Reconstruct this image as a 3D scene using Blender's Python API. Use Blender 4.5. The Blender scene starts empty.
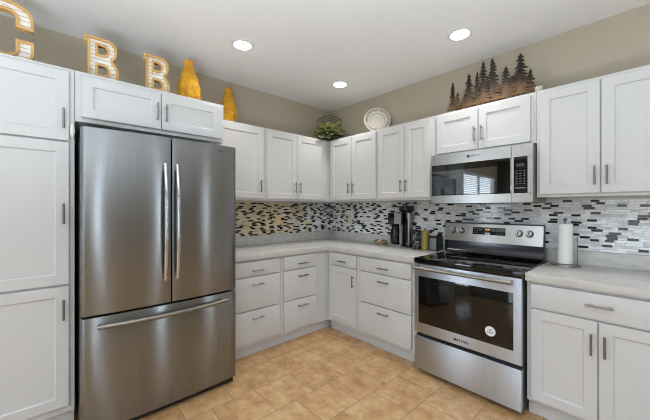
import bpy, bmesh, math, random
from mathutils import Vector, Matrix
random.seed(7)
sc = bpy.context.scene
R = math.radians

# ------------------------------------------------------------------ camera
YAW, F_PX, SHIFT_Y = 0.83089, 302.57, -1.965
cd = bpy.data.cameras.new('camera')
cam = bpy.data.objects.new('camera', cd)
sc.collection.objects.link(cam)
cam.location = (3.0448, -2.8787, 1.326)
cam.rotation_euler = (R(90), 0, YAW)
cd.sensor_fit = 'HORIZONTAL'
cd.sensor_width = 36
cd.lens = F_PX / 650 * 36
cd.shift_y = SHIFT_Y / 650
cd.clip_start = .05
sc.camera = cam
# ------------------------------------------------------------------ world, light, exposure
sc.view_settings.view_transform = 'Standard'
sc.view_settings.look = 'None'
sc.view_settings.gamma = 1
sc.view_settings.exposure = 0.0
sc.view_settings.use_curve_mapping = False
try:
    sc.cycles.use_denoising = True
    sc.cycles.filter_width = 1.05
    sc.cycles.max_bounces = 10
    sc.cycles.diffuse_bounces = 6
except Exception:
    pass
wd = bpy.data.worlds.new('daylight'); sc.world = wd; wd.use_nodes = True
wd.node_tree.nodes['Background'].inputs[0].default_value = (.80, .90, 1, 1)
wd.node_tree.nodes['Background'].inputs[1].default_value = 1.0

XR, YB, ZC = 5.6, -7.4, 2.6556          # far side wall, wall behind the camera, ceiling


def area(name, loc, rot, sx, sy, power, col=(1, 1, 1)):
    l = bpy.data.lights.new(name, 'AREA'); l.shape = 'RECTANGLE'; l.size = sx; l.size_y = sy
    l.energy = power; l.color = col
    o = bpy.data.objects.new(name, l); sc.collection.objects.link(o)
    o.location = loc; o.rotation_euler = rot
    return o


DAY = (.74, .88, 1)
# daylight at each unseen window opening; narrow ones added for fridge streaks
area('daylight_near_pantry', (-.10, -4.05, 1.5), (0, R(-90), 0), 1.3, .9, 8, DAY)
area('daylight_dining', (-.10, -6.0, 1.45), (0, R(-90), 0), 1.5, 2.2, 110, DAY)
area('daylight_patio', (3.3, YB - .10, 1.15), (R(90), 0, 0), 2.4, 2.1, 38, DAY)
area('fridge_streak_light', (XR + .10, -3.05, 1.35), (0, R(90), 0), 2.35, .05, 6, DAY)  # added narrow light, makes a vertical streak on the fridge doors
area('fridge_streak_light_mid', (XR + .10, -1.34, 1.35), (0, R(90), 0), 2.35, .05, 6, DAY)  # second added streak light for the fridge
area('fridge_streak_light_north', (5.0, .10, 1.35), (R(-90), 0, 0), .22, 2.35, 22, DAY)  # added slit light, streaks the right fridge door
area('daylight_side_far', (XR + .10, -5.3, 1.35), (0, R(90), 0), 2.1, 1.6, 3, DAY)
# added unseen fill behind the camera, aimed up to brighten ceiling and room
area('added_ceiling_fill', (3.5, -3.7, .45), (R(180), 0, 0), 1.2, 1.2, 138, (.76, .89, 1)).data.spread = R(146)

# ------------------------------------------------------------------ helpers
C = sc.collection


def lin(c):
    return tuple(((v / 255) / 12.92 if v / 255 <= .04045 else ((v / 255 + .055) / 1.055) ** 2.4) for v in c)


class Mat:
    def __init__(s, name):
        s.m = bpy.data.materials.new(name); s.m.use_nodes = True
        s.nt = s.m.node_tree; s.n = s.nt.nodes
        s.b = s.n['Principled BSDF']

    def node(s, t, **k):
        x = s.n.new(t)
        for a, v in k.items():
            setattr(x, a, v)
        return x

    def link(s, a, b):
        s.nt.links.new(a, b)

    def ins(s, **k):
        for a, v in k.items():
            s.b.inputs[a.replace('_', ' ')].default_value = v
        return s

    def coord(s, scale=(1, 1, 1), kind='Object'):
        tc = s.node('ShaderNodeTexCoord'); mp = s.node('ShaderNodeMapping')
        mp.inputs['Scale'].default_value = scale
        s.link(tc.outputs[kind], mp.inputs[0])
        return mp.outputs[0]

    def noise(s, vec, scale, detail=3, rough=.55):
        n = s.node('ShaderNodeTexNoise'); n.inputs['Scale'].default_value = scale
        n.inputs['Detail'].default_value = detail; n.inputs['Roughness'].default_value = rough
        if vec is not None:
            s.link(vec, n.inputs['Vector'])
        return n.outputs[0]

    def ramp(s, fac, stops):
        r = s.node('ShaderNodeValToRGB'); e = r.color_ramp.elements
        while len(e) < len(stops):
            e.new(.5)
        for k, (p, c) in enumerate(stops):
            e[k].position = p; e[k].color = (*c, 1)
        s.link(fac, r.inputs[0])
        return r.outputs[0]

    def bump(s, h, strength, dist=.01):
        b = s.node('ShaderNodeBump'); b.inputs['Strength'].default_value = strength
        b.inputs['Distance'].default_value = dist
        s.link(h, b.inputs['Height']); s.link(b.outputs[0], s.b.inputs['Normal'])

    def math(s, op, a, b=None):
        m = s.node('ShaderNodeMath', operation=op)
        for k, v in enumerate((a, b)):
            if v is None:
                continue
            if isinstance(v, (int, float)):
                m.inputs[k].default_value = v
            else:
                s.link(v, m.inputs[k])
        return m.outputs[0]


def flat(name, col, rough=.5, metal=0, var=.04, scale=8, **kw):
    """plain material with a slight mottling of its own"""
    m = Mat(name); c = lin(col)
    m.ins(Roughness=rough, Metallic=metal, **kw)
    f = m.noise(m.coord(), scale)
    m.link(m.ramp(f, [(.3, tuple(v * (1 - var) for v in c)), (.7, tuple(min(1, v * (1 + var)) for v in c))]), m.b.inputs['Base Color'])
    return m.m


def steel(name, col, rough, aniso, vertical=True):
    m = Mat(name); c = lin(col)
    m.ins(Metallic=1, Roughness=rough, Anisotropic=aniso, Anisotropic_Rotation=.25 if vertical else 0)
    t = m.node('ShaderNodeTangent', direction_type='RADIAL', axis='Z')
    m.link(t.outputs[0], m.b.inputs['Tangent'])
    f = m.noise(m.coord((90, 90, 1.2)), 3, 4)
    m.link(m.ramp(f, [(.25, tuple(v * .9 for v in c)), (.75, tuple(v * 1.08 for v in c))]), m.b.inputs['Base Color'])
    return m.m


M = {}
M['cab'] = flat('white_cabinet_paint', (208, 208, 208), .38, var=.008, scale=3)
M['wall'] = flat('taupe_wall_paint', (184, 174, 155), .85, var=.02, scale=5)
M['room'] = flat('darkened_far_wall_paint', (128, 120, 106), .9, var=.02, scale=5)  # darker than the kitchen walls so the unseen walls bounce less light
M['ceil'] = flat('white_ceiling_paint', (238, 239, 240), .95, var=.012, scale=4)
M['trim'] = flat('white_trim_paint', (226, 226, 224), .5, var=.01)
M['nickel'] = flat('brushed_nickel', (146, 143, 138), .3, 1, var=.03)
M['chrome'] = flat('chrome', (205, 205, 205), .12, 1, var=.02)
M['black'] = flat('black_plastic', (22, 22, 23), .35, var=.1)
M['dark'] = flat('dark_grey_plastic', (52, 52, 54), .45, var=.06)
M['gloss'] = flat('black_glass', (9, 9, 10), .04, var=.1, IOR=1.55)
M['fridge'] = steel('fridge_stainless_steel', (142, 143, 144), .23, 1.0)
M['steel'] = steel('cool_tinted_range_steel', (198, 206, 218), .37, .85)  # cool tint stands in for bluish daylight mirrored by the steel
M['dark_steel'] = flat('dark_polished_steel', (66, 66, 69), .17, 1, var=.03)
M['mirror_glass'] = flat('dark_reflective_glass', (8, 8, 9), .03, var=.1, IOR=2.3)
M['mw_steel'] = steel('microwave_stainless_steel', (184, 183, 181), .32, .6)
M['mw_side'] = flat('grey_painted_steel', (138, 132, 124), .4, .2, var=.03)
M['fridge_side'] = flat('grey_fridge_side', (104, 104, 104), .5, .3, var=.03)
M['white_plastic'] = flat('white_plastic', (232, 231, 226), .4, var=.02)
M['warm_cast'] = flat('warm_cast_plastic', (232, 206, 156), .4, var=.03)  # outlet plate colour carries a warm light cast
M['putty'] = flat('putty_plastic', (214, 206, 188), .4, var=.03)
M['paper'] = flat('white_paper_towel', (240, 240, 238), .95, var=.02, scale=60)
M['ink'] = flat('dark_lettering', (48, 48, 52), .5, var=.05)
M['grey_ink'] = flat('grey_lettering', (120, 122, 126), .5, var=.05)
M['sticker'] = flat('white_sticker', (232, 232, 234), .5, var=.02)


def counter_mat():
    m = Mat('pale_stone_laminate'); v = m.coord((1, 1, 1))
    f = m.noise(m.coord((5, 9, 16)), 2.2, 6, .6)
    col = m.ramp(f, [(.28, lin((186, 183, 179))), (.5, lin((202, 200, 196))), (.72, lin((212, 210, 207)))])
    m.link(col, m.b.inputs['Base Color']); m.ins(Roughness=.32)
    return m.m


M['counter'] = counter_mat()


def floor_mat():
    m = Mat('tan_ceramic_tile')
    tc = m.node('ShaderNodeTexCoord'); sp = m.node('ShaderNodeSeparateXYZ'); m.link(tc.outputs['Object'], sp.inputs[0])
    TX, TY = .30, .313
    u = m.math('DIVIDE', m.math('SUBTRACT', sp.outputs[0], .767 - 6.0), TX)
    i = m.math('FLOOR', u); fu = m.math('FRACT', u)
    odd = m.math('MODULO', i, 2.0)
    w = m.math('ADD', m.math('DIVIDE', m.math('ADD', sp.outputs[1], .992 + .313 * 40), TY), m.math('MULTIPLY', odd, .5))
    j = m.math('FLOOR', w); fw = m.math('FRACT', w)
    eu = m.math('MULTIPLY', m.math('MINIMUM', fu, m.math('SUBTRACT', 1.0, fu)), TX)
    ew = m.math('MULTIPLY', m.math('MINIMUM', fw, m.math('SUBTRACT', 1.0, fw)), TY)
    e = m.math('MINIMUM', eu, ew)
    grout = m.math('LESS_THAN', e, .0024)
    cv = m.node('ShaderNodeCombineXYZ'); m.link(i, cv.inputs[0]); m.link(j, cv.inputs[1])
    wn = m.node('ShaderNodeTexWhiteNoise'); m.link(cv.outputs[0], wn.inputs[0])
    # mottled glaze, shifted per tile so the pattern breaks at the joints
    off = m.node('ShaderNodeVectorMath', operation='MULTIPLY_ADD')
    m.link(wn.outputs['Color'], off.inputs[0]); off.inputs[1].default_value = (9, 9, 9); m.link(tc.outputs['Object'], off.inputs[2])
    n1 = m.noise(off.outputs[0], 7, 6, .68); n2 = m.noise(off.outputs[0], 20, 4, .65)
    mixf = m.math('ADD', m.math('MULTIPLY', n1, .56), m.math('ADD', m.math('MULTIPLY', n2, .34), m.math('MULTIPLY', wn.outputs['Value'], .06)))
    col = m.ramp(mixf, [(.30, lin((158, 118, 76))), (.45, lin((188, 147, 102))), (.56, lin((204, 167, 122))), (.70, lin((218, 188, 150)))])
    mx = m.node('ShaderNodeMix', data_type='RGBA'); m.link(grout, mx.inputs['Factor']); m.link(col, mx.inputs['A'])
    mx.inputs['B'].default_value = (*lin((136, 107, 76)), 1)
    m.link(mx.outputs['Result'], m.b.inputs['Base Color'])
    rr = m.math('ADD', m.math('MULTIPLY', n2, .14), m.math('ADD', .15, m.math('MULTIPLY', grout, .4)))
    m.link(rr, m.b.inputs['Roughness'])
    h = m.math('ADD', m.math('MULTIPLY', m.math('MINIMUM', e, .004), 250.0), m.math('MULTIPLY', n1, .3))
    m.bump(h, .18, .003)
    return m.m


M['floor'] = floor_mat()


def emit(name, col, strength):
    m = Mat(name); m.ins(Base_Color=(*col, 1), Emission_Color=(*col, 1), Emission_Strength=strength)
    return m.m


class MB:
    """collects shapes in world (or cabinet-local) coordinates and links them as one mesh object"""

    def __init__(s):
        s.bm = bmesh.new(); s.mi = 0

    def _tag(s, n0):
        s.bm.faces.ensure_lookup_table()
        for f in s.bm.faces[n0:]:
            f.material_index = s.mi

    def box(s, x0, x1, y0, y1, z0, z1, bev=0, seg=2):
        n0 = len(s.bm.faces)
        g = bmesh.ops.create_cube(s.bm, size=1)
        for v in g['verts']:
            v.co = ((x0 + x1) / 2 + v.co.x * (x1 - x0), (y0 + y1) / 2 + v.co.y * (y1 - y0), (z0 + z1) / 2 + v.co.z * (z1 - z0))
        if bev:
            es = list({e for v in g['verts'] for e in v.link_edges})
            bmesh.ops.bevel(s.bm, geom=es, offset=bev, segments=seg, affect='EDGES', profile=.6)
        s._tag(n0)
        return s

    def shaker(s, x0, x1, z0, z1, yf, t=.02, w=.058, d=.009, bev=.0025):
        """framed door: front at y=yf facing -y, thickness t, stiles w, panel sunk by d"""
        n0 = len(s.bm.faces)
        bm = s.bm

        def ring(i, y):
            return [bm.verts.new((a, y, b)) for a, b in ((x0 + i, z0 + i), (x1 - i, z0 + i), (x1 - i, z1 - i), (x0 + i, z1 - i))]
        loops = [ring(0, yf + t), ring(0, yf + bev), ring(bev, yf), ring(w, yf), ring(w + .0035, yf + .003), ring(w + .0055, yf + d)]
        bm.faces.new(loops[0])
        for a, b in zip(loops, loops[1:]):
            for k in range(4):
                bm.faces.new((a[k], b[k], b[(k + 1) % 4], a[(k + 1) % 4]))
        bm.faces.new(loops[-1][::-1])
        bmesh.ops.recalc_face_normals(bm, faces=bm.faces[n0:] if False else list(bm.faces)[n0:])
        s._tag(n0)
        return s

    def tube(s, pts, r, seg=10, cap=True):
        n0 = len(s.bm.faces); bm = s.bm
        pts = [Vector(p) for p in pts]; rings = []; up = None
        for k, p in enumerate(pts):
            t = (pts[min(k + 1, len(pts) - 1)] - pts[max(k - 1, 0)]).normalized()
            if up is None:
                up = Vector((0, 0, 1)) if abs(t.z) < .9 else Vector((1, 0, 0))
            a = t.cross(up).normalized(); up = a.cross(t).normalized()
            rr = r[k] if isinstance(r, (list, tuple)) else r
            rings.append([bm.verts.new(p + a * rr * math.cos(2 * math.pi * j / seg) + up * rr * math.sin(2 * math.pi * j / seg)) for j in range(seg)])
        for A, B in zip(rings, rings[1:]):
            for j in range(seg):
                bm.faces.new((A[j], A[(j + 1) % seg], B[(j + 1) % seg], B[j]))
        if cap:
            bm.faces.new(rings[0][::-1]); bm.faces.new(rings[-1])
        bmesh.ops.recalc_face_normals(bm, faces=list(bm.faces)[n0:])
        s._tag(n0)
        return s

    def lathe(s, prof, c=(0, 0, 0), seg=32, axis=None, close=False, wob=None):
        """prof: list of (radius, height); axis: rotation matrix for another direction than +z"""
        n0 = len(s.bm.faces); bm = s.bm; rings = []
        c = Vector(c)
        for r, h in prof:
            ring = []
            for j in range(seg):
                a = 2 * math.pi * j / seg
                q = r if wob is None else r * wob(a, h)
                v = Vector((q * math.cos(a), q * math.sin(a), h))
                if axis is not None:
                    v = axis @ v
                ring.append(bm.verts.new(c + v))
            rings.append(ring)
        for A, B in zip(rings, rings[1:]):
            for j in range(seg):
                bm.faces.new((A[j], A[(j + 1) % seg], B[(j + 1) % seg], B[j]))
        if close:
            for j in range(seg):
                bm.faces.new((rings[-1][j], rings[-1][(j + 1) % seg], rings[0][(j + 1) % seg], rings[0][j]))
        else:
            bm.faces.new(rings[0][::-1]); bm.faces.new(rings[-1])
        bmesh.ops.recalc_face_normals(bm, faces=list(bm.faces)[n0:])
        s._tag(n0)
        return s

    def prism(s, poly, h0, h1, fn=lambda a, b, h: (a, b, h), bev=0):
        """polygon (a, b) extruded from h0 to h1; fn maps (a, b, h) to a point"""
        n0 = len(s.bm.faces); bm = s.bm
        A = [bm.verts.new(fn(a, b, h0)) for a, b in poly]; B = [bm.verts.new(fn(a, b, h1)) for a, b in poly]
        fs = [bm.faces.new(A[::-1]), bm.faces.new(B)]
        for k in range(len(A)):
            fs.append(bm.faces.new((A[k], A[(k + 1) % len(A)], B[(k + 1) % len(A)], B[k])))
        bmesh.ops.recalc_face_normals(bm, faces=fs)
        if bev:
            es = list(fs[0].edges) + list(fs[1].edges)
            bmesh.ops.bevel(bm, geom=es, offset=bev, segments=2, affect='EDGES', profile=.6)
        s._tag(n0)
        return s

    def frame(s, x0, x1, z0, z1, w, y0, y1, wt=None, wb=None):
        """picture-frame of four bars in an x-z plane, y0..y1 thick"""
        wt = w if wt is None else wt; wb = w if wb is None else wb
        s.box(x0, x1, y0, y1, z1 - wt, z1); s.box(x0, x1, y0, y1, z0, z0 + wb)
        s.box(x0, x0 + w, y0, y1, z0 + wb, z1 - wt); s.box(x1 - w, x1, y0, y1, z0 + wb, z1 - wt)
        return s

    def build(s, name, mat, parent=None, smooth=True, origin=None):
        me = bpy.data.meshes.new(name)
        if origin is not None:
            bmesh.ops.translate(s.bm, verts=s.bm.verts, vec=-Vector(origin))
        s.bm.to_mesh(me); s.bm.free()
        for m in (mat if isinstance(mat, (list, tuple)) else [mat]):
            me.materials.append(m)
        if smooth:
            for p in me.polygons:
                p.use_smooth = True
            me.set_sharp_from_angle(angle=R(32))
        o = bpy.data.objects.new(name, me); C.objects.link(o)
        if parent is not None:
            o.parent = parent
        return o


def tag(o, label=None, cat=None, group=None, kind=None):
    for k, v in (('label', label), ('category', cat), ('group', group), ('kind', kind)):
        if v:
            o[k] = v
    return o


def thing(name, loc, label, cat, group=None, rz=0):
    o = bpy.data.objects.new(name, None); C.objects.link(o)
    o.empty_display_size = .05
    o.location = loc; o.rotation_euler = (0, 0, rz)
    return tag(o, label, cat, group)


def text_mesh(name, body, size, mat, parent, at, rot, depth=.0006, spacing=1.0, bold=0):
    cu = bpy.data.curves.new(name + '_font', 'FONT'); cu.body = body; cu.size = size
    cu.extrude = depth; cu.align_x = 'CENTER'; cu.align_y = 'CENTER'; cu.space_character = spacing; cu.offset = bold
    t = bpy.data.objects.new(name + '_font', cu); C.objects.link(t)
    dg = bpy.context.evaluated_depsgraph_get()
    me = bpy.data.meshes.new_from_object(t.evaluated_get(dg)); me.materials.clear(); me.materials.append(mat)
    bpy.data.objects.remove(t); bpy.data.curves.remove(cu)
    o = bpy.data.objects.new(name, me); C.objects.link(o); o.parent = parent
    o.location = at; o.rotation_euler = rot
    return o


# ------------------------------------------------------------------ the setting
def struct(o):
    o['kind'] = 'structure'
    return o


struct(MB().box(-.2, XR + .2, YB - .2, .2, -.1, 0).build('floor', M['floor'], smooth=False))
struct(MB().box(-.2, XR + .2, YB - .2, .2, ZC, ZC + .1).build('ceiling', M['ceil'], smooth=False))


def wall_openings(name, holes, a0, a1, fn, mat):
    """wall of boxes along axis a leaving the holes (a0, a1, z0, z1) free"""
    m = MB(); cur = a0
    for h0, h1, z0, z1 in sorted(holes):
        fn(m, cur, h0, 0, ZC)
        if z0 > 0:
            fn(m, h0, h1, 0, z0)
        fn(m, h0, h1, z1, ZC)
        cur = h1
    fn(m, cur, a1, 0, ZC)
    return struct(m.build(name, mat, smooth=False))


WL = [(-7.15, -4.95, .75, 2.2), (-4.5, -3.6, .85, 2.15)]
WN = [(4.87, 5.13, .15, 2.55)]  # slit added for a reflection streak on the fridge
WB = [(2.1, 4.5, .05, 2.2)]
WR = [(-1.40, -1.28, .15, 2.55), (-3.11, -2.99, .15, 2.55), (-6.1, -4.5, .3, 2.4)]  # the two narrow slits are added for fridge reflection streaks
wall_openings('wall_west', WL, YB, 0, lambda m, a, b, z0, z1: m.box(-.15, 0, a, b, z0, z1), M['wall'])
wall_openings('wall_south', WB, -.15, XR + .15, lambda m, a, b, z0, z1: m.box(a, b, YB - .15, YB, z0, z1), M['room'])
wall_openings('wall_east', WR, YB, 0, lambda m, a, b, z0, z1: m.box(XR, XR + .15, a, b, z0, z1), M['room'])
wall_openings('wall_north', WN, -.2, XR + .2, lambda m, a, b, z0, z1: m.box(a, b, 0, .15, z0, z1), M['wall'])
k = 0
for holes, fn in ((WL, lambda a, b, h: (-.06 + h, a, b)), (WB, lambda a, b, h: (a, YB - .06 + h, b)), (WR, lambda a, b, h: (XR + .01 + h, a, b)), (WN, lambda a, b, h: (a, .01 + h, b))):
    for h0, h1, z0, z1 in holes:
        k += 1
        m = MB()

        def bar(a0, a1, b0, b1):
            m.prism([(a0, b0), (a1, b0), (a1, b1), (a0, b1)], 0, .05, fn)
        w = .05 if h1 - h0 > .5 else .012
        bar(h0, h1, z0, z0 + w); bar(h0, h1, z1 - w, z1); bar(h0, h0 + w, z0 + w, z1 - w); bar(h1 - w, h1, z0 + w, z1 - w)
        mid = (h0 + h1) / 2
        if h1 - h0 > .5:
            bar(mid - .025, mid + .025, z0 + w, z1 - w)
        if z0 == .75:                       # raised slatted blind over the upper part
            for q in range(11):
                bar(h0 + w, h1 - w, 1.66 + q * .046, 1.682 + q * .046)
        struct(m.build('window_%d' % k, M['trim'], smooth=False))


# mosaic backsplash: small sticks set in rows
def mosaic(name, length, z0, z1, dark, stone, place):  # stone: share of beige tiles, a warm light cast put into colour
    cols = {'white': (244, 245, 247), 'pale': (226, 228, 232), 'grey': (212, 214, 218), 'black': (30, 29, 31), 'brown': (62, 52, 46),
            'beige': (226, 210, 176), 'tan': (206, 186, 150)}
    names = list(cols)
    mats = [flat(name + '_' + n, c, .12 if n in ('white', 'pale', 'black') else .3, var=.05, scale=20) for n, c in cols.items()]
    mats.append(flat(name + '_grout', (220, 220, 217), .9, var=.03, scale=40))
    m = MB(); bm = m.bm
    P, G, T = .0176, .0016, .006
    m.mi = len(cols)
    n0 = len(bm.faces)
    q = [bm.verts.new(place(a, h, z)) for a, h, z in ((0, 0, z0), (length, 0, z0), (length, 0, z1), (0, 0, z1), (0, .004, z0), (length, .004, z0), (length, .004, z1), (0, .004, z1))]
    for idx in ((0, 1, 2, 3), (4, 5, 6, 7), (0, 1, 5, 4), (1, 2, 6, 5), (2, 3, 7, 6), (3, 0, 4, 7)):
        bm.faces.new([q[i] for i in idx])
    m._tag(n0)
    z = z0 + .001
    while z + P - G < z1:
        a = 0; last = False
        while a < length - .002:
            b = min(a + random.choice((.03, .045, .05, .055, .06, .08)), length)
            s = (a + b) / 2 / length
            r = random.random()
            if r < dark(s) * (.3 if last else 1.2):
                b = min(a + random.choice((.048, .055, .062)), length); last = True
                c = 'black' if random.random() < .8 else 'brown'
            else:
                last = False
                c = random.choices(('white', 'pale', 'grey'), (.46, .36, .18))[0]
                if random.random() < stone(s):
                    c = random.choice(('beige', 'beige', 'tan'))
            m.mi = names.index(c); n0 = len(bm.faces)
            a1, b1, z2 = a + G / 2, b - G / 2, z + P - G
            if b1 - a1 > .003:
                v = [bm.verts.new(place(*t)) for t in ((a1, .004, z), (b1, .004, z), (b1, .004, z2), (a1, .004, z2),
                     (a1 + .001, T + .002, z + .001), (b1 - .001, T + .002, z + .001), (b1 - .001, T + .002, z2 - .001), (a1 + .001, T + .002, z2 - .001))]
                for idx in ((4, 5, 6, 7), (0, 1, 5, 4), (1, 2, 6, 5), (2, 3, 7, 6), (3, 0, 4, 7)):
                    bm.faces.new([v[i] for i in idx])
                m._tag(n0)
            a = b
        z += P
    bmesh.ops.recalc_face_normals(bm, faces=bm.faces)
    return struct(m.build(name, mats, smooth=False))


mosaic('trim_1', 1.835, 1.0165, 1.402, lambda s: .34, lambda s: max(0, min(1, (.92 - s) * 2.4)), lambda a, h, z: (h, -1.835 + a, z))  # beige fades towards the corner, painting the warm light along this wall
mosaic('trim_2', 3.37 - .009, 1.0165, 1.402, lambda s: .34 if s < .40 else .17, lambda s: .10 if s < .1 else 0, lambda a, h, z: (.009 + a, -h, z))


# ------------------------------------------------------------------ cabinets
def pull(parent, x, z, yf, horizontal, L=.118):
    """bar pull with two posts, standing on the face y=yf"""
    m = MB(); yb = yf - .03; h = L / 2
    if horizontal:
        m.tube([(x - h, yb, z), (x + h, yb, z)], .0058, 10)
        for s in (-1, 1):
            m.tube([(x + s * h * .72, yf, z), (x + s * h * .72, yb, z)], .0045, 8)
    else:
        m.tube([(x, yb, z - h), (x, yb, z + h)], .0058, 10)
        for s in (-1, 1):
            m.tube([(x, yf, z + s * h * .72), (x, yb, z + s * h * .72)], .0045, 8)
    return m.build('handle', M['nickel'], parent)


def cab(name, left, x0, x1, depth, z0, z1, label, cat, group, fronts, toe=0, toe_back=.045, top=None, xbody=None):
    """cabinet in front of a wall. left: along the west wall (its x axis is world y). fronts: (kind, x0, x1, z0, z1, handle)"""
    bx0, bx1 = (x0, x1) if xbody is None else xbody
    t = thing(name, ((0, x0, 0) if left else (x0, 0, 0)) if z0 < .5 else ((0, x0, z0) if left else (x0, 0, z0)), label, cat, group, R(90) if left else 0)
    org = (x0, 0, 0 if z0 < .5 else z0)
    MB().box(bx0 + .0007, bx1 - .0007, -depth, -.012, z0 + toe, z1, .0015, 1).build('body', M['cab'], t, origin=org)
    if toe:
        MB().box(bx0 + .0007, bx1 - .0007, -depth + toe_back, -.012, 0.001, z0 + toe, 0).build('toe_kick', M['cab'], t, smooth=False, origin=org)
    yf = -depth - .021
    for kind, a, b, c, d, h in fronts:
        if kind == 'door':
            p = MB().shaker(a, b, c, d, yf).build('door', M['cab'], t, origin=org)
        else:
            p = MB().box(a, b, yf, yf + .02, c, d, .0025, 2).build('drawer', M['cab'], t, origin=org)
        if h:
            hx, hz, horiz = h
            m = pull(p, hx - x0, hz - org[2], yf, horiz)
    return t


ZB, ZT = 1.402, 2.152
DU = .325
H = False
UG, BG = 'white wall cabinets', 'white base cabinets'
du, dv = ZB + .02, ZT - .022
# west wall (x axis = world y)
cab('wall_cabinet', True, -1.8385, -1.236, DU, ZB, ZT, 'white wall cabinet with a single door just right of the fridge', 'cabinet', UG,
    [('door', -1.80, -1.258, du, dv, (-1.302, 1.547, H))])
cab('wall_cabinet', True, -1.236, -.001, DU, ZB, ZT, 'white two-door wall cabinet meeting the corner on the fridge side', 'cabinet', UG,
    [('door', -1.218, -.838, du, dv, (-.866, 1.55, H)), ('door', -.832, -.40, du, dv, (-.804, 1.55, H))])
# north wall
cab('wall_cabinet', False, .3268, 1.0715, DU, ZB, ZT, 'white two-door wall cabinet right of the corner, under the decorative plate', 'cabinet', UG,
    [('door', .365, .708, du, dv, (.680, 1.548, H)), ('door', .714, 1.056, du, dv, (.748, 1.548, H))])
cab('wall_cabinet', False, 1.0715, 1.7085, DU, ZB, ZT, 'white two-door wall cabinet left of the microwave, above the coffee maker', 'cabinet', UG,
    [('door', 1.090, 1.398, du, dv, (1.371, 1.54, H)), ('door', 1.404, 1.672, du, dv, (1.43, 1.54, H))])
cab('wall_cabinet', False, 1.7085, 2.4725, DU, 1.787, ZT, 'short white two-door wall cabinet directly above the microwave', 'cabinet', UG,
    [('door', 1.735, 2.080, 1.80, dv, (2.060, 1.919, H)), ('door', 2.086, 2.438, 1.80, dv, (2.114, 1.919, H))])
cab('wall_cabinet', False, 2.4725, 3.15, DU, ZB, ZT, 'large white two-door wall cabinet right of the microwave, above the paper towels', 'cabinet', UG,
    [('door', 2.492, 2.808, du, dv, (2.785, 1.531, H)), ('door', 2.814, 3.13, du, dv, (2.842, 1.531, H))])
# over the fridge, pantry
cab('wall_cabinet', True, -2.763, -1.8395, .695, 1.849, ZT, 'deep white two-door cabinet above the stainless fridge', 'cabinet', UG,
    [('door', -2.735, -2.301, 1.875, 2.128, (-2.327, 1.987, H)), ('door', -2.295, -1.870, 1.875, 2.128, (-2.270, 1.987, H))])
cab('pantry_cabinet', True, -3.44, -2.764, .695, 0, ZT, 'tall white pantry cabinet left of the fridge with three doors', 'cabinet', None,
    [('door', -3.42, -2.790, 1.722, 2.13, (-2.816, 1.845, H)), ('door', -3.42, -2.790, .880, 1.712, (-2.816, 1.293, H)),
     ('door', -3.42, -2.790, .165, .868, (-2.816, .738, H))], toe=.12, toe_back=.05)
# base cabinets, west wall
DB, BT = .61, .865
D3 = ((.722, .850), (.424, .712), (.133, .414))


def drawers(a, b, xc, hz=(.773, .650, .352), zs=D3):
    return [('drawer', a, b, c, d, (xc, z, True)) for (c, d), z in zip(zs, hz)]


cab('base_cabinet', True, -1.818, -1.2325, DB, 0, BT, 'white three-drawer base cabinet beside the fridge', 'cabinet', BG,
    drawers(-1.797, -1.258, -1.503), toe=.1)
cab('base_cabinet', True, -1.2325, -.013, DB, 0, BT, 'white three-drawer base cabinet between the fridge-side drawers and the corner', 'cabinet', BG,
    drawers(-1.208, -.798, -.988), toe=.1)
# base cabinets, north wall
cab('base_cabinet', False, .614, 1.0585, DB, 0, BT, 'narrow white base cabinet in the corner with one small drawer over one door', 'cabinet', BG,
    [('drawer', .672, 1.036, .722, .850, (.853, .773, True)), ('door', .672, 1.036, .133, .712, (1.006, .59, H))], toe=.1)
cab('base_cabinet', False, 1.0585, 1.7105, DB, 0, BT, 'white three-drawer base cabinet left of the range', 'cabinet', BG,
    drawers(1.080, 1.655, 1.375, (.775, .653, .363)), toe=.1)
cab('base_cabinet', False, 2.4835, 3.36, DB, 0, BT, 'white base cabinet right of the range with a wide drawer over two doors', 'cabinet', BG,
    [('drawer', 2.510, 3.335, .704, .848, (2.832, .784, True)), ('door', 2.510, 2.824, .123, .692, (2.800, .567, H)),
     ('door', 2.830, 3.335, .123, .692, (2.856, .567, H))], toe=.1)

# ------------------------------------------------------------------ worktops
DC, ZW = .642, .914
o = MB().prism([(.0, -.0), (1.7125, -.0), (1.7125, -DC), (DC, -DC), (DC, -1.818), (.0, -1.818)], BT + .001, ZW, bev=.003).build(
    'countertop', M['counter'])
tag(o, 'L-shaped pale stone-look countertop turning the corner from fridge to range', 'countertop')
MB().box(0, .02, -1.818, -.0205, ZW, 1.0155, .002).box(0, 1.7125, -.02, 0, ZW, 1.0155, .002).build('upstand', M['counter'], o)
o = MB().box(2.4805, 3.37, -DC, 0, BT + .001, ZW, .003).build('countertop', M['counter'])
tag(o, 'straight pale stone-look countertop right of the range, under the paper towels', 'countertop')
MB().box(2.4805, 3.37, -.02, 0, ZW, 1.0155, .002).build('upstand', M['counter'], o)

# outlets
for (x, y, rz, mat, lab) in ((.009, -.865, 90, 'warm_cast', 'outlet cover tinted tan for warm light, on the tiled backsplash between fridge and corner'),
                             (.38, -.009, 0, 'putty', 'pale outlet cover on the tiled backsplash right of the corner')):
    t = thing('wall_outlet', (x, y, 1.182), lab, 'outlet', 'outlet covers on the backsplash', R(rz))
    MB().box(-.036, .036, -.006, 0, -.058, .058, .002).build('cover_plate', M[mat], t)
    for s in (-1, 1):
        m = MB().box(-.016, .016, -.008, -.0055, s * .027 - .014, s * .027 + .014, .002)
        m.build('socket', M[mat], t)

# ------------------------------------------------------------------ refrigerator
FY0, FY1, FX, FZ, SPLIT, BOW = -2.747, -1.8195, .882, 1.786, -2.284, .024


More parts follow.
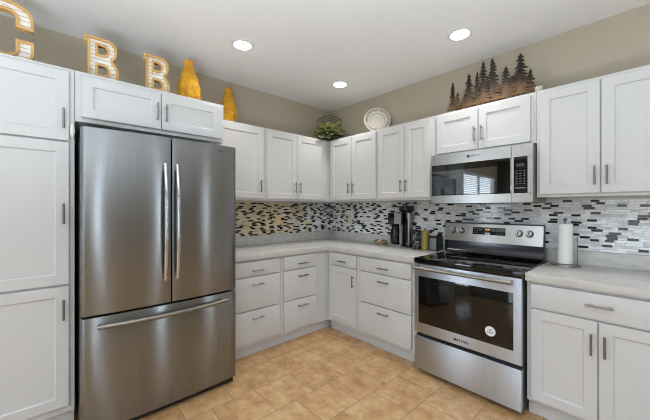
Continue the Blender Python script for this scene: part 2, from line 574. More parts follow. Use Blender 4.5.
def front_profile(y0, y1, xb, r=.018, r0=None, r1=None):
    """plan outline of a bowed door: back at xb, front bulging between FY0 and FY1, rounded outer corners"""
    r0 = r if r0 is None else r0; r1 = r if r1 is None else r1

    def xf(y):
        s = (y - FY0) / (FY1 - FY0) * 2 - 1
        return FX + BOW * (1 - s * s)
    pts = [(xb, y0)]
    for k in range(6):
        a = math.pi / 2 * k / 5
        pts.append((xf(y0 + r0) - r0 + r0 * math.sin(a), y0 + r0 - r0 * math.cos(a)))
    n = 24
    for k in range(1, n):
        y = y0 + r0 + (y1 - r1 - y0 - r0) * k / n
        pts.append((xf(y), y))
    for k in range(6):
        a = math.pi / 2 * (1 - k / 5)
        pts.append((xf(y1 - r1) - r1 + r1 * math.sin(a), y1 - r1 + r1 * math.cos(a)))
    pts.append((xb, y1))
    return pts


t = thing('refrigerator', (0, (FY0 + FY1) / 2, 0), 'large stainless steel refrigerator with two upper doors and a bottom freezer drawer', 'refrigerator')
org = t.location.copy()
MB().box(.03, .795, FY0 + .004, FY1 - .004, .03, 1.765, .004).build('body', M['fridge_side'], t, origin=org)
MB().box(.70, .86, FY0 + .02, FY1 - .02, .006, .045).build('base_grille', M['black'], t, origin=org)
for y in (FY0 + .03, FY1 - .13):
    MB().box(.70, .80, y, y + .10, 1.7655, 1.79, .004).build('hinge_cover', M['dark'], t, origin=org)


def bowed_pull(m, a, b, axis, bulge, r=.0125, flat=.7):
    """curved handle from a to b bulging along +x"""
    n = 18; pts = []; rad = []
    for k in range(n + 1):
        s = k / n; p = Vector(a).lerp(Vector(b), s)
        p.x += bulge * (1 - (2 * s - 1) ** 2)
        pts.append(p); rad.append(r * (.8 + .2 * (1 - (2 * s - 1) ** 4)))
    m.tube(pts, rad, 14)


for y0, y1, hy in ((FY0, SPLIT - .003, -2.327), (SPLIT + .003, FY1, -2.255)):
    d = MB().prism(front_profile(y0, y1, .80, r0=.022 if y0 == FY0 else .006, r1=.022 if y1 == FY1 else .006), .712, FZ, bev=.003).build('door', M['fridge'], t, origin=org)
    m = MB(); bowed_pull(m, (.925, hy, .865), (.925, hy, 1.61), 'z', .034)
    for z in (.885, 1.59):
        m.tube([(.895, hy, z), (.935, hy, z)], .011, 10)
    m.build('handle', M['chrome'], d, origin=org)
d = MB().prism(front_profile(FY0, FY1, .80, r=.022), .05, .700, bev=.003).build('freezer_drawer', M['fridge'], t, origin=org)
m = MB(); bowed_pull(m, (.917, -2.675, .648), (.917, -1.905, .648), 'y', .036, .015)
for y in (-2.655, -1.925):
    m.tube([(.88, y, .648), (.928, y, .648)], .012, 10)
m.build('handle', M['nickel'], d, origin=org)
b = text_mesh('brand_badge', 'SAMSUNG', .016, M['ink'], t, (FX + .0092, -1.925 - org.y, 1.742), (R(90), 0, R(95.5)), .0006, 1.15)

# white clip hanging at the pantry edge
t = thing('plastic_clip', (.7025, -2.7755, 1.79), 'small white plastic clip hanging on the cabinet edge at top left of fridge', 'clip')
MB().lathe([(.002, -.045), (.009, -.036), (.0125, -.012), (.011, .012), (.008, .03), (.003, .04)], (.012, 0, 0), 14).build('clip_body', M['white_plastic'], t)
MB().tube([(.012, .0, .036), (.012, .005, .046), (.006, .01, .05), (0, .012, .047)], .003, 8).build('strap', M['white_plastic'], t)

# ------------------------------------------------------------------ range
RX0, RX1, RF = 1.7155, 2.4775, -.685
RXC = (RX0 + RX1) / 2
t = thing('range', (RXC, 0, 0), 'stainless steel electric range with black glass cooktop and oven door', 'range'); org = t.location.copy()
MB().box(RX0 + .003, RX1 - .003, RF + .045, -.03, .04, .884).build('body', M['dark'], t, origin=org)
MB().box(RX0, RX1, RF - .004, -.03, .886, .925, .006).build('cooktop', M['gloss'], t, origin=org)
BUR = [(1.90, -.50, .105), (2.29, -.50, .085), (1.90, -.24, .075), (2.29, -.24, .105), (2.095, -.20, .05)]
for x, y, r in BUR:
    a = math.pi
    MB().lathe([(r, .9252), (r - .003, .9252), (r - .003, .9256), (r, .9256)], (x, y, 0), 48, close=True).build('burner_ring', M['dark'], t, origin=org)
# backguard: recessed lower riser, sloping steel console above
MB().prism([(-.098, .9262), (-.150, .9262), (-.134, .945), (-.124, .975), (-.120, 1.032), (-.098, 1.032)], RX0 + .006, RX1 - .006, lambda a, b, h: (h, a, b)).build('riser', M['dark_steel'], t, origin=org)
bg = MB().prism([(-.098, 1.188), (-.142, 1.188), (-.166, 1.036), (-.155, 1.0325), (-.098, 1.0325)], RX0 + .001, RX1 - .001, lambda a, b, h: (h, a, b), bev=.003).build('backguard', M['mw_steel'], t, origin=org)
MB().box(RX0 - .0005, RX1 + .0005, -.146, -.096, 1.1885, 1.198, .003).build('backguard_cap', M['dark'], t, origin=org)
for xx in (RX0 - .0012, RX1 - .0008):
    MB().box(xx, xx + .0015, -.150, -.098, .93, 1.188).build('backguard_side', M['dark'], t, origin=org)
SL = math.atan2(.024, .152)


def on_console(x, z):
    return (x - RXC, -.1662 + (z - 1.036) * .024 / .152, z)


dp = MB().box(1.966 - RXC, 2.222 - RXC, -.0045, 0, -.031, .031, .002)
dp.mi = 1
dp.box(2.062 - RXC, 2.112 - RXC, -.0049, -.0044, .004, .022)
dp.mi = 2
for x in (1.983, 2.003):
    for z in (-.016, 0, .016):
        dp.box(x - RXC - .004, x - RXC + .004, -.0048, -.0044, z - .0022, z + .0022)
for x in (2.162, 2.182, 2.203):
    for z in (-.018, 0, .016):
        dp.box(x - RXC - .005, x - RXC + .005, -.0048, -.0044, z - .003, z + .003)
for x in (2.027, 2.039, 2.132):
    dp.box(x - RXC - .008, x - RXC + .003, -.0048, -.0044, .006, .016)
for x in (2.067, 2.097):
    dp.box(x - RXC - .009, x - RXC + .009, -.0048, -.0044, -.018, -.013)
M['amber'] = emit('amber_clock_digits', (1, .62, .12), 1.2)
dpo = dp.build('display', [M['gloss'], M['gloss'], M['grey_ink']], t)
dpo.location = on_console(0 + RXC, 1.131); dpo.rotation_euler = (-SL, 0, 0)
ck = text_mesh('clock', '10:24', .019, M['amber'], dpo, (2.087 - RXC, -.0052, .013), (R(90), 0, 0), .0002)
for x in (1.796, 1.872, 2.319, 2.389):
    m = MB()
    m.lathe([(.0225, .0025), (.0205, .009), (.0195, .026), (.0175, .029)], (0, 0, 0), 28, Matrix.Rotation(R(90), 3, 'X'))
    m.box(-.005, .005, -.040, -.024, -.021, .021, .002)
    m.mi = 1
    m.lathe([(.0275, 0), (.0275, .002), (.022, .0024)], (0, 0, 0), 28, Matrix.Rotation(R(90), 3, 'X'))
    kx = m.build('knob', [M['chrome'], M['dark']], t); kx.location = on_console(x, 1.126); kx.rotation_euler = (-SL, 0, 0)
# oven door
dr = MB()
dr.prism([(RX0 + .004, .330), (RX1 - .004, .330), (RX1 - .004, .880), (RX0 + .004, .880)], RF, RF + .042, lambda a, b, h: (a, h, b), bev=.004)
door = dr.build('oven_door', M['steel'], t, origin=org)
MB().box(1.757, 2.428, RF - .0015, RF + .002, .412, .782, .001).build('window', M['gloss'], door, origin=org)
m = MB().tube([(1.745, -.742, .855), (2.435, -.742, .855)], .0125, 14)
for x in (1.765, 2.415):
    m.tube([(x, RF, .855), (x, -.742, .855)], .010, 10)
m.build('handle', M['nickel'], door, origin=org)
text_mesh('brand_badge', 'MAYTAG', .025, M['ink'], door, (2.092 - RXC, RF - .0008, .366), (R(90), 0, 0), .0005, 1.02, .0008)
m = MB().lathe([(.033, 0), (.033, .0008)], (2.291, RF - .0016, .497), 32, Matrix.Rotation(R(90), 3, 'X'))
s = m.build('sticker', M['sticker'], door, origin=org)
text_mesh('sticker_text', '10\nYEAR', .016, M['ink'], s, (2.291 - RXC, RF - .0026, .497), (R(90), 0, 0), .0001, 1.0, .0004)
MB().box(RX0 + .004, RX1 - .004, RF, RF + .042, .036, .302, .004).build('storage_drawer', M['steel'], t, origin=org)
MB().box(1.95, 2.25, RF + .0005, RF + .02, .3025, .3085, .001).build('drawer_lip', M['dark'], t, origin=org)
for x in (RX0 + .05, RX1 - .05):
    for y in (-.60, -.10):
        MB().lathe([(.018, .0005), (.018, .012), (.012, .016), (.012, .042)], (x, y, 0), 16).build('foot', M['black'], t, origin=org)

# ------------------------------------------------------------------ microwave
MX0, MX1, MY, MZ0, MZ1 = 1.7125, 2.466, -.40, 1.366, 1.780
MXC = (MX0 + MX1) / 2
t = thing('microwave', (MXC, 0, MZ0), 'stainless steel over-the-range microwave mounted above the range', 'microwave'); org = t.location.copy()
MB().box(MX0 + .003, MX1 - .001, MY + .022, -.012, MZ0 + .004, MZ1 - .002, .002).build('body', M['mw_side'], t, origin=org)
MB().box(MX0 + .03, MX1 - .03, MY + .05, -.05, MZ0 - .002, MZ0 + .0035).build('underside_vent', M['black'], t, origin=org)
XS = 2.337
d = MB().frame(MX0, XS - .001, MZ0, MZ1, .006, MY, MY + .021, .087, .066).build('door', M['mw_steel'], t, origin=org, smooth=False)
MB().box(MX0 + .0055, XS - .0012, MY + .001, MY + .02, MZ0 + .0655, MZ1 - .0865).build('window', M['gloss'], d, origin=org)
MB().box(1.724, 2.242, MY - .0002, MY + .002, 1.440, 1.640).build('pane', M['mirror_glass'], d, origin=org)
MB().box(XS - .006, XS - .0012, MY - .004, MY + .0008, MZ0 + .066, MZ0 + .19, .001).build('pull_edge', M['chrome'], d, origin=org)
text_mesh('brand_badge', 'MAYTAG', .017, M['grey_ink'], d, (2.087 - MXC, MY - .0006, MZ1 - .038 - MZ0), (R(90), 0, 0), .0004, 1.05, .0004)
MB().box(2.020, 2.040, MY - .001, MY + .001, MZ1 - .050, MZ1 - .030).build('emblem', M['ink'], d, origin=org)
p = MB().frame(XS + .001, MX1, MZ0, MZ1, .012, MY, MY + .021, .087, .066)
p.box(2.436, MX1 - .011, MY, MY + .021, MZ0 + .06, MZ1 - .08)
p = p.build('control_panel', M['mw_steel'], t, origin=org, smooth=False)
kp = MB().box(XS + .0125, 2.4365, MY + .0005, MY + .02, MZ0 + .0655, MZ1 - .0865)
kp.mi = 1
for r_ in range(6):
    for c_ in range(3):
        x = 2.362 + c_ * .024; z = 1.592 - r_ * .0185
        kp.box(x, x + .012, MY - .0003, MY + .001, z - .0022, z + .0022)
kp.box(2.360, 2.426, MY - .0003, MY + .001, 1.466, 1.474)
kp.mi = 2
kp.box(2.366, 2.416, MY - .0003, MY + .001, 1.622, 1.645)
kp.build('keypad', [M['gloss'], M['grey_ink'], M['dark']], p, origin=org)

# ------------------------------------------------------------------ ceiling lights
M['lens'] = emit('lit_lamp_lens', (1, .98, .94), 9)
for x, y, lab in ((.770, -1.712, 'leftmost round recessed ceiling light, nearest the fridge'), (2.031, -.555, 'round recessed ceiling light above the metal tree cut-out'),
                  (.752, -.568, 'round recessed ceiling light nearest the room corner, between the other two')):
    t = thing('ceiling_light', (x, y, ZC), lab, 'ceiling light', 'recessed ceiling lights')
    MB().lathe([(.067, -.001), (.069, -.006), (.090, -.004), (.092, -.0005)], (0, 0, 0), 40).build('trim_ring', M['trim'], t)
    MB().lathe([(.067, -.0062), (.065, -.0085)], (0, 0, 0), 40).build('lens', M['lens'], t)
    l = bpy.data.lights.new('downlight', 'SPOT'); l.energy = 28; l.spot_size = R(125); l.spot_blend = .8; l.shadow_soft_size = .06; l.color = (1, .98, .95)
    lo = bpy.data.objects.new('downlight', l); C.objects.link(lo); lo.parent = t; lo.location = (0, 0, -.02)

# ------------------------------------------------------------------ things on top of the cabinets
M['gold'] = flat('honey_wood_letter_edge', (212, 168, 98), .5, var=.08, scale=14)


def planks_mat():
    m = Mat('whitewashed_planks')
    f = m.noise(m.coord((4, 4, 30)), 3, 5, .7)
    base = m.ramp(f, [(.3, lin((206, 198, 182))), (.45, lin((240, 236, 226))), (.7, lin((250, 248, 242)))])
    tc = m.node('ShaderNodeTexCoord'); sp = m.node('ShaderNodeSeparateXYZ'); m.link(tc.outputs['Object'], sp.inputs[0])
    seam = m.math('LESS_THAN', m.math('FRACT', m.math('DIVIDE', sp.outputs[2], .026)), .09)
    mx = m.node('ShaderNodeMix', data_type='RGBA'); m.link(seam, mx.inputs['Factor']); m.link(base, mx.inputs['A'])
    mx.inputs['B'].default_value = (*lin((128, 112, 88)), 1)
    m.link(mx.outputs['Result'], m.b.inputs['Base Color'])
    m.ins(Roughness=.7)
    return m.m


M['planks'] = planks_mat()


def arc(cx, cy, r, a0, a1, n=14, ry=None):
    ry = r if ry is None else ry
    return [(cx + r * math.cos(R(a0 + (a1 - a0) * k / n)), cy + ry * math.sin(R(a0 + (a1 - a0) * k / n))) for k in range(n + 1)]


def offset_poly(poly, d):
    """mitred offset of a closed polygon (counter-clockwise: +d grows)"""
    out = []; n = len(poly)
    for k in range(n):
        p0, p1, p2 = Vector(poly[k - 1]), Vector(poly[k]), Vector(poly[(k + 1) % n])
        e1, e2 = (p1 - p0), (p2 - p1)
        if e1.length < 1e-7 or e2.length < 1e-7:
            out.append(tuple(p1)); continue
        e1.normalize(); e2.normalize()
        n1, n2 = Vector((e1.y, -e1.x)), Vector((e2.y, -e2.x))
        b = n1 + n2
        if b.length < 1e-4:
            b = n1.copy()
        b.normalize()
        q = d / max(.45, b.dot(n1))
        out.append((p1.x + b.x * q, p1.y + b.y * q))
    return out


def ccw(p):
    a = sum(p[k - 1][0] * p[k][1] - p[k][0] * p[k - 1][1] for k in range(len(p)))
    return p if a > 0 else p[::-1]


def filled(name, loops, depth, mat, parent, at=(0, 0, 0)):
    """flat shape with holes, extruded: loops in (x, z), front towards -y"""
    cu = bpy.data.curves.new(name + '_c', 'CURVE'); cu.dimensions = '2D'; cu.fill_mode = 'BOTH'; cu.extrude = depth / 2
    for lp in loops:
        sp = cu.splines.new('POLY'); sp.points.add(len(lp) - 1)
        for p, q in zip(sp.points, lp):
            p.co = (q[0], q[1], 0, 1)
        sp.use_cyclic_u = True
    t = bpy.data.objects.new(name + '_c', cu); C.objects.link(t)
    me = bpy.data.meshes.new_from_object(t.evaluated_get(bpy.context.evaluated_depsgraph_get()))
    bpy.data.objects.remove(t); bpy.data.curves.remove(cu)
    me.transform(Matrix.Translation(at) @ Matrix.Rotation(R(90), 4, 'X'))
    me.materials.clear(); me.materials.append(mat)
    o = bpy.data.objects.new(name, me); C.objects.link(o); o.parent = parent
    return o


def letter(x, y, rz, outer, holes, label):
    t = thing('wooden_letter', (x, y, ZT + .0005), label, 'letter', 'wooden letters on the cabinet tops', R(rz))
    outer = ccw(outer); holes = [ccw(h) for h in holes]
    W, D = .0062, .042
    filled('letter_face', [outer] + holes, .02, M['planks'], t, (0, .004, 0))
    # raised wooden edge round the outline and round each opening
    filled('letter_edge', [offset_poly(outer, W * .1), offset_poly(outer, -2 * W)], D, M['gold'], t)
    for h in holes:
        filled('letter_edge', [offset_poly(h, 2 * W), h], D, M['gold'], t)
    return t




def letter_b(w, h):
    s = h * .075
    u, v = h * .265, h * .255       # bowl radii (vertical)
    o = [(0, 0)] + arc(w - .30 * w, u * 1.0, .30 * w, -90, 62, 14, u) + arc(w * .66, h - v * .93, .29 * w, -58, 90, 14, v * .93)
    o += [(0, h), (0, h - .12 * h), (.1 * w, h - .14 * h), (.1 * w, .14 * h), (0, .12 * h)]
    hol = []
    for zc, hh, ww in ((.28 * h, .2 * h, .30), (.735 * h, .19 * h, .27)):
        hol.append([(.38 * w, zc - hh / 2), (.38 * w + ww * w * .5, zc - hh / 2)] + arc(.38 * w + ww * w * .5, zc, ww * w * .5, -80, 80, 8, hh / 2) + [(.38 * w + ww * w * .5, zc + hh / 2), (.38 * w, zc + hh / 2)])
    return o, hol


def letter_c(w, h):
    s = .30 * w
    o = [(w, .40 * h), (w, .2 * h)] + arc(w * .52, .2 * h, .48 * w, -8, -90, 10, .2 * h) + arc(w * .45, .25 * h, .45 * w, -90, -180, 10, .25 * h)
    o += arc(w * .45, .72 * h, .45 * w, 180, 90, 10, .28 * h) + arc(w * .45, .74 * h, .55 * w, 82, 12, 12, .26 * h)
    o += [(w, .58 * h), (.68 * w, .60 * h), (.68 * w, .70 * h)]
    o += arc(w * .5, .72 * h, .19 * w, 10, 170, 10, .11 * h) + arc(w * .5, .24 * h, .19 * w, 190, 350, 10, .10 * h)
    o += [(.68 * w, .26 * h), (.68 * w, .40 * h)]
    return o, []


o_, h_ = letter_c(.232, .355)
letter(.555, -3.176, 90, o_, h_, 'whitewashed wooden letter C with honey edges on the pantry top')
o_, h_ = letter_b(.186, .292)
letter(.555, -2.712, 90, o_, h_, 'larger whitewashed wooden letter B above the left door over the fridge')
o_, h_ = letter_b(.172, .284)
letter(.555, -2.377, 90, o_, h_, 'second whitewashed wooden letter B, standing next to the big yellow vase')


def vase_mat():
    m = Mat('mustard_yellow_ceramic')
    f = m.noise(m.coord(), 14, 3)
    m.link(m.ramp(f, [(.3, lin((192, 130, 6))), (.6, lin((222, 164, 22))), (.8, lin((240, 196, 64)))]), m.b.inputs['Base Color'])
    m.ins(Roughness=.28)
    vo = m.node('ShaderNodeTexVoronoi'); vo.inputs['Scale'].default_value = 26
    m.link(m.coord((1, 1, .55)), vo.inputs['Vector']); m.bump(vo.outputs['Distance'], .7, .014)
    return m.m


M['vase'] = vase_mat()


def vase(x, y, r, h, label):
    P = [(.60, 0), (.68, .02), (.86, .10), (.96, .19), (1, .29), (.98, .40), (.90, .52), (.76, .64), (.58, .76), (.44, .86), (.40, .93), (.43, 1.0), (.35, 1.0), (.30, .93)]
    # resample and facet like hammered leaves
    prof = []
    for k in range(len(P) - 1):
        for q in range(4):
            s = q / 4
            prof.append((P[k][0] + (P[k + 1][0] - P[k][0]) * s, P[k][1] + (P[k + 1][1] - P[k][1]) * s))
    prof.append(P[-1])
    t = MB().lathe([(a * r, b * h) for a, b in prof], (0, 0, 0), 64, wob=lambda a, z: 1 + .045 * math.sin(5 * a + 16 * z / h) * math.sin(5 * a - 16 * z / h + .8) + .01 * math.sin(9 * a + 40 * z / h)).build('vase', M['vase'])
    t.location = (x, y, ZT + .0005)
    return tag(t, label, 'vase', 'yellow vases on the cabinet tops')


vase(.46, -2.03, .090, .372, 'taller yellow faceted vase standing on the cabinet above the fridge')
vase(.20, -1.572, .082, .345, 'smaller yellow faceted vase on the wall cabinet right of the fridge')

# wire disc and plant in the corner
M['wire'] = flat('dark_bronze_wire', (112, 98, 84), .5, .6)
t = thing('wire_disc', (.165, -.165, ZT), 'round dark wire disc leaning in the corner behind the leafy plant', 'decoration', None, R(47.6))
tilt = Matrix.Rotation(R(-12), 4, 'X')
m = MB()
RD = .205
Pd = lambda a, r: tilt @ Vector((r * math.cos(a), 0, RD + .006 + r * math.sin(a)))
for r, w in ((RD, .0042), (.165, .0022), (.08, .0022)):
    m.tube([Pd(2 * math.pi * k / 48, r) for k in range(49)], w, 6, False)
ringo = m.build('wire_ring', M['wire'], t)
m = MB()
for k in range(28):
    a = 2 * math.pi * k / 28
    m.tube([Pd(a, .08), Pd(a + .05, .12), Pd(a, RD)], .0014, 5)
m.build('wire_spokes', M['wire'], t)

M['leaf'] = None


def leaf_mat(n, c0, c1):
    m = Mat(n); f = m.noise(m.coord((6, 6, 6)), 4, 3)
    m.link(m.ramp(f, [(.35, lin(c0)), (.65, lin(c1))]), m.b.inputs['Base Color']); m.ins(Roughness=.5)
    return m.m


LM = [leaf_mat('deep_green_leaf', (58, 84, 46), (100, 124, 66)), leaf_mat('variegated_leaf', (140, 158, 78), (232, 226, 150)), leaf_mat('grey_green_leaf', (150, 160, 132), (196, 198, 168))]
t = thing('potted_plant', (.295, -.295, ZT + .0005), 'leafy variegated green and yellow plant in the cabinet-top corner', 'plant', None)
MB().lathe([(.036, 0), (.04, .01), (.044, .036), (.046, .040), (.042, .041), (.036, .034)], (0, 0, 0), 28).build('pot', M['dark'], t)
m = MB()
rnd = random.Random(3)
for k in range(200):
    az = rnd.uniform(0, 2 * math.pi); el = rnd.uniform(-.15, 1.3); L = rnd.uniform(.16, .28)
    if R(40) < az < R(230):
        L *= .46                            # shorter on the side of the walls
    d0 = Vector((math.cos(az) * math.cos(el), math.sin(az) * math.cos(el), math.sin(el)))
    base = Vector((0, 0, .070)) + d0 * rnd.uniform(.02, .06)
    side = d0.cross(Vector((0, 0, 1))).normalized(); nrm = side.cross(d0).normalized()
    W = L * rnd.uniform(.09, .13); m.mi = rnd.choice((0, 1, 1, 2) if el > .35 else (0, 0, 1, 2)); n0 = len(m.bm.faces)
    rows = []
    for i in range(6):
        s = i / 5; w = W * math.sin(math.pi * min(.97, .12 + s * .88)) if i < 5 else .0006
        c = base + d0 * (L * s) - Vector((0, 0, 1)) * (.5 * L * s * s)
        c.z = max(c.z, .010)
        rows.append([m.bm.verts.new(c - side * w), m.bm.verts.new(c + Vector((0, 0, -min(w * .3, c.z - .004)))), m.bm.verts.new(c + side * w)])
    for A, B in zip(rows, rows[1:]):
        for j in (0, 1):
            m.bm.faces.new((A[j], A[j + 1], B[j + 1], B[j]))
    m._tag(n0)
m.build('leaves', LM, t)

# decorative plate on an easel
def plate_mat():
    m = Mat('patterned_pale_plate')
    tc = m.node('ShaderNodeTexCoord'); sp = m.node('ShaderNodeSeparateXYZ'); m.link(tc.outputs['Object'], sp.inputs[0])
    r = m.math('SQRT', m.math('ADD', m.math('POWER', sp.outputs[0], 2.0), m.math('POWER', sp.outputs[2], 2.0)))
    a = m.math('ARCTAN2', sp.outputs[2], sp.outputs[0])
    # lattice on the rim, beads on two rings
    p1 = m.math('SINE', m.math('ADD', m.math('MULTIPLY', a, 26.0), m.math('MULTIPLY', r, 260.0)))
    p2 = m.math('SINE', m.math('SUBTRACT', m.math('MULTIPLY', a, 26.0), m.math('MULTIPLY', r, 260.0)))
    lat = m.math('GREATER_THAN', m.math('MULTIPLY', p1, p2), -.05)
    rim = m.math('MULTIPLY', m.math('GREATER_THAN', r, .108), m.math('LESS_THAN', r, .141))
    ringA = m.math('MULTIPLY', m.math('GREATER_THAN', r, .082), m.math('LESS_THAN', r, .090))
    beads = m.math('GREATER_THAN', m.math('SINE', m.math('MULTIPLY', a, 40.0)), -.2)
    f = m.math('MAXIMUM', m.math('MULTIPLY', lat, rim), m.math('MULTIPLY', ringA, beads))
    mx = m.node('ShaderNodeMix', data_type='RGBA'); m.link(f, mx.inputs['Factor'])
    mx.inputs['A'].default_value = (*lin((232, 226, 214)), 1); mx.inputs['B'].default_value = (*lin((128, 118, 106)), 1)
    m.link(mx.outputs['Result'], m.b.inputs['Base Color']); m.ins(Roughness=.22)
    return m.m


t = thing('decorative_plate', (.915, -.135, ZT + .0005), 'round pale patterned plate standing upright on the cabinet left of the metal trees', 'plate', None, R(42))
pm = MB().lathe([(.004, .012), (.085, .010), (.095, .004), (.143, -.010), (.148, -.010), (.148, -.004), (.098, .012), (.085, .018), (.004, .018)], (0, 0, 0), 64, Matrix.Rotation(R(-90), 3, 'X')).build('dish', plate_mat(), t)
pm.location = (0, -.01, .168); pm.rotation_euler = (R(-13), 0, 0)
M['stand'] = flat('white_wire_stand', (206, 204, 198), .4)
m = MB()
for s in (-1, 1):
    m.tube([(s * .06, -.075, .012), (s * .06, -.070, .004), (s * .06, .0, .004), (s * .06, .06, .004)], .0035, 8)
    m.tube([(s * .06, -.075, .012), (s * .06, -.072, .026)], .0035, 8)
    m.tube([(s * .06, .04, .004), (s * .03, .052, .12), (0, .058, .2)], .0035, 8)
m.tube([(-.06, .03, .004), (.06, .03, .004)], .003, 8)
m.build('easel', M['stand'], t)

# metal tree silhouette
def patina():
    m = Mat('bronzed_sheet_metal')
    tc = m.node('ShaderNodeTexCoord'); sp = m.node('ShaderNodeSeparateXYZ'); m.link(tc.outputs['Object'], sp.inputs[0])
    n = m.noise(tc.outputs['Object'], 11, 5, .65)
    h = m.math('ADD', m.math('MULTIPLY', sp.outputs[2], 3.4), m.math('MULTIPLY', m.math('SUBTRACT', n, .5), .9))
    col = m.ramp(h, [(.02, lin((136, 108, 74))), (.3, lin((106, 84, 62))), (.5, lin((72, 57, 45))), (.75, lin((46, 38, 32)))])
    m.link(col, m.b.inputs['Base Color']); m.ins(Metallic=.55, Roughness=.5)
    return m.m


M['patina'] = patina()
TY = -.2
t = thing('metal_tree_silhouette', (2.10, TY, ZT + .0005), 'bronzed metal cut-out of a row of pine trees above the microwave', 'decoration')
rnd = random.Random(11)
trees = [(1.809, .309, .095), (1.859, .200, .075), (1.954, .333, .125), (2.020, .338, .085), (2.072, .398, .115), (2.141, .402, .135), (2.237, .305, .125), (2.343, .360, .150), (2.405, .225, .085)]
for i, (x, h, w) in enumerate(trees):
    left, right = [], []
    bare = .06
    for side, lst in ((-1, left), (1, right)):
        z = h - .012
        while z > bare + .012:
            f = (h - z) / (h - bare)
            wd = w * .58 * (.12 + .88 * f ** .7) * rnd.uniform(.7, 1.2)
            st = rnd.uniform(.020, .030)
            lst.append((side * wd * .22, z + .004))
            lst.append((side * wd, z - st * (.75 + .5 * f)))
            lst.append((side * wd * .86, z - st * (.9 + .5 * f)))
            z -= st
        lst.append((side * .006, bare - .006))
    poly = [(0, h)] + left + [(-.007, 0), (.007, 0)] + right[::-1]
    yy = (.008, -.008, .0)[i % 3]
    filled('pine_tree', [ccw(poly)], .003, M['patina'], t, (x - 2.10, yy, 0))
# low undergrowth tying the trunks together, with gaps between trunks
pts = [(1.845, .004)]
for x in [1.845 + .0125 * k for k in range(48)]:
    e = min(1, (x - 1.845) / .08) * min(1, (2.445 - x) / .05)
    pts.append((x, .03 + e * (.135 + .045 * math.sin(x * 31) + rnd.uniform(-.012, .012))))
pts += [(2.445, .004)]
holes = []
for x in (1.905, 1.955, 2.02, 2.085, 2.105, 2.165, 2.25, 2.27, 2.305, 2.375):
    hh = rnd.uniform(.06, .10); ww = rnd.uniform(.006, .011)
    holes.append([(x - 2.10 - ww, .012), (x - 2.10 + ww, .012), (x - 2.10 + ww * .6, hh), (x - 2.10 - ww * .4, hh * .92)])
filled('undergrowth', [ccw([(a - 2.10, b) for a, b in pts])] + holes, .003, M['patina'], t, (0, .0115, 0))
for x in (1.93, 2.13, 2.34):
    MB().box(x - 2.10 - .006, x - 2.10 + .006, .0135, .075, 0, .004).box(x - 2.10 - .006, x - 2.10 + .006, .0128, .0155, 0, .06).build('foot_bracket', M['patina'], t)

M['candle'] = flat('ivory_wax', (206, 200, 188), .6)
t = MB().lathe([(.024, 0), (.025, .003), (.025, .062), (.022, .066), (.006, .064)], (0, 0, 0), 24).build('candle', M['candle'])
t.location = (2.462, -.215, ZT + .0005)
tag(t, 'small pale candle at the right end of the metal trees', 'candle')

# ------------------------------------------------------------------ things on the worktop
ZW2 = ZW + .0006
# bowl with packets
M['bowl'] = flat('tan_stoneware', (176, 158, 116), .45)
bx, by = .940, -.112
t = MB().lathe([(.046, 0), (.050, .004), (.074, .030), (.080, .044), (.076, .044), (.067, .030), (.044, .010), (.002, .009)], (0, 0, 0), 36).build('bowl', M['bowl'])
t.location = (bx, by, ZW2); tag(t, 'shallow tan bowl left of the coffee maker holding coffee pods', 'bowl')
M['pod_red'] = flat('red_foil', (176, 84, 78), .4); M['pod_dark'] = flat('dark_foil', (44, 42, 48), .4); M['pod_white'] = flat('white_foil', (232, 226, 222), .4); M['pod_pink'] = flat('pink_foil', (206, 158, 152), .4)
for dx, dy, dz, mt, col in ((-.038, .0, .038, 'pod_dark', 'dark'), (.0, -.026, .037, 'pod_white', 'white'), (.036, .008, .038, 'pod_red', 'red'), (.0, .028, .040, 'pod_pink', 'pink')):
    p = MB().lathe([(.014, -.014), (.019, .010), (.022, .011), (.022, .013), (.003, .0145)], (0, 0, 0), 20).build('coffee_pod', M[mt])
    p.location = (bx + dx, by + dy, ZW2 + dz); p.rotation_euler = (R(14) * (1 if dy > 0 else -1), R(12) * (1 if dx > 0 else -1), 0)
    tag(p, col + ' coffee pod lying in the tan bowl beside the coffee maker', 'coffee pod', 'coffee pods in the bowl')

# coffee maker
t = thing('coffee_maker', (1.160, -.093, ZW2), 'black and stainless drip coffee maker with glass carafe', 'coffee maker')
MB().box(-.085, .085, -.064, .066, 0, .030, .006).build('base', M['chrome'], t)
MB().box(-.085, .085, .005, .066, .0305, .36, .006).build('tower', M['black'], t)
hd = MB().box(-.085, .085, -.060, .0045, .238, .36, .006).build('brew_head', M['black'], t)
MB().box(-.004, .0835, -.0635, -.0602, .242, .357, .0015).build('front_plate', M['steel'], hd)
MB().box(-.083, -.006, -.0615, -.0602, .300, .352, .0005).build('control_panel', M['gloss'], hd)
for z in (.268,):
    MB().lathe([(.010, 0), (.010, .005), (.008, .007)], (-.03, -.0602, z), 20, Matrix.Rotation(R(90), 3, 'X')).build('button', M['chrome'], hd)
MB().box(.058, .0848, -.060, .0045, .0305, .2375, .003).build('side_post', M['steel'], t)
cf = MB().lathe([(.046, 0), (.056, .01), (.060, .06), (.056, .12), (.044, .160), (.046, .176), (.042, .178)], (-.020, -.008, .033), 32).build('carafe', M['gloss'], t)
MB().tube([(.002, -.050, .196), (.012, -.088, .192), (.014, -.092, .14), (.008, -.078, .09), (.002, -.058, .08)], .006, 10).build('handle', M['nickel'], cf)
MB().lathe([(.046, .1785), (.048, .186), (.03, .196)], (-.020, -.008, .033), 28).build('lid', M['black'], cf)

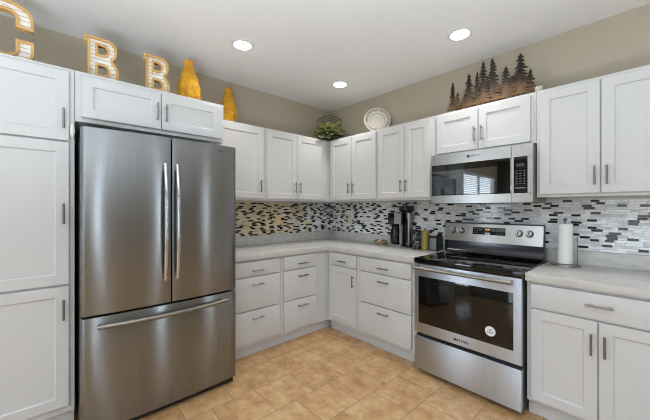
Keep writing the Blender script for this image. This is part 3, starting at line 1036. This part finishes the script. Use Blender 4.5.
# coffee grinder
t = thing('coffee_grinder', (1.288, -.082, ZW2), 'tall coffee grinder with black hopper behind the coffee maker', 'coffee grinder')
MB().lathe([(.038, 0), (.040, .004), (.040, .022), (.036, .03)], (0, 0, 0), 28).build('base', M['black'], t)
MB().lathe([(.034, .0305), (.036, .04), (.036, .352), (.034, .3605)], (0, 0, 0), 28).build('body', M['nickel'], t)
MB().lathe([(.034, .361), (.056, .370), (.074, .384), (.078, .424), (.074, .43), (.02, .432)], (-.028, 0, 0), 32).build('hopper', M['black'], t)
MB().box(-.010, .012, -.042, -.033, .05, .30, .003).build('switch_panel', M['black'], t)

# canisters
M['gold_tin'] = flat('gold_tin', (152, 134, 72), .35, .35)


def pattern_black():
    m = Mat('black_tin_with_white_print')
    v = m.coord((1, 1, 1)); vo = m.node('ShaderNodeTexVoronoi', feature='DISTANCE_TO_EDGE'); vo.inputs['Scale'].default_value = 22
    m.link(v, vo.inputs['Vector'])
    m.link(m.ramp(vo.outputs['Distance'], [(.02, lin((150, 152, 160))), (.045, lin((24, 24, 28)))]), m.b.inputs['Base Color']); m.ins(Roughness=.4)
    return m.m


t = thing('canister', (1.425, -.160, ZW2), 'black patterned canister between the grinder and the gold one', 'canister', 'canisters beside the coffee maker')
MB().lathe([(.041, 0), (.043, .003), (.043, .165), (.040, .168)], (0, 0, 0), 32).build('body', pattern_black(), t)
MB().lathe([(.044, .1685), (.044, .186), (.036, .193), (.010, .195), (.008, .206), (.012, .212), (.004, .216)], (0, 0, 0), 32).build('lid', M['black'], t)
t = thing('canister', (1.512, -.145, ZW2), 'gold canister right of the black patterned one', 'canister', 'canisters beside the coffee maker')
MB().lathe([(.039, 0), (.041, .003), (.041, .165), (.038, .168)], (0, 0, 0), 32).build('body', M['gold_tin'], t)
MB().lathe([(.042, .1685), (.042, .184), (.034, .191), (.010, .193), (.008, .203), (.012, .209), (.004, .213)], (0, 0, 0), 32).build('lid', M['gold_tin'], t)
M['box_face'] = flat('grey_tin', (128, 132, 138), .4, .3)
t = thing('storage_box', (1.603, -.10, ZW2), 'small grey box with dark sides between gold canister and range', 'box')
MB().box(-.036, .036, -.066, .066, 0, .128, .004).build('body', M['dark'], t)
MB().box(-.033, .033, -.0685, -.0658, .006, .122, .001).build('front_panel', M['box_face'], t)
MB().box(-.037, .037, -.067, .067, .1285, .142, .004).build('lid', M['black'], t)

# paper towels
t = thing('paper_towel_holder', (2.603, -.135, ZW2), 'round grey metal stand holding the paper towel roll', 'paper towel holder')
MB().lathe([(.086, 0), (.088, .003), (.086, .008), (.070, .012), (.010, .013)], (0, 0, 0), 40).build('base', M['nickel'], t)
MB().lathe([(.006, .0135), (.006, .318), (.010, .321), (.013, .330), (.009, .340), (.003, .343)], (0, 0, 0), 16).build('post', M['nickel'], t)
MB().tube([(.070, -.02, .012), (.070, -.02, .20), (.068, -.016, .206)], .003, 8).build('tension_arm', M['nickel'], t)
o = MB().lathe([(.019, 0), (.041, 0), (.0435, .002), (.0435, .284), (.041, .286), (.019, .286)], (0, 0, 0), 40, close=True).build('paper_towel_roll', M['paper'])
o.location = (2.603, -.135, ZW2 + .0136)
tag(o, 'upright white paper towel roll on the counter right of the range', 'paper towel roll')
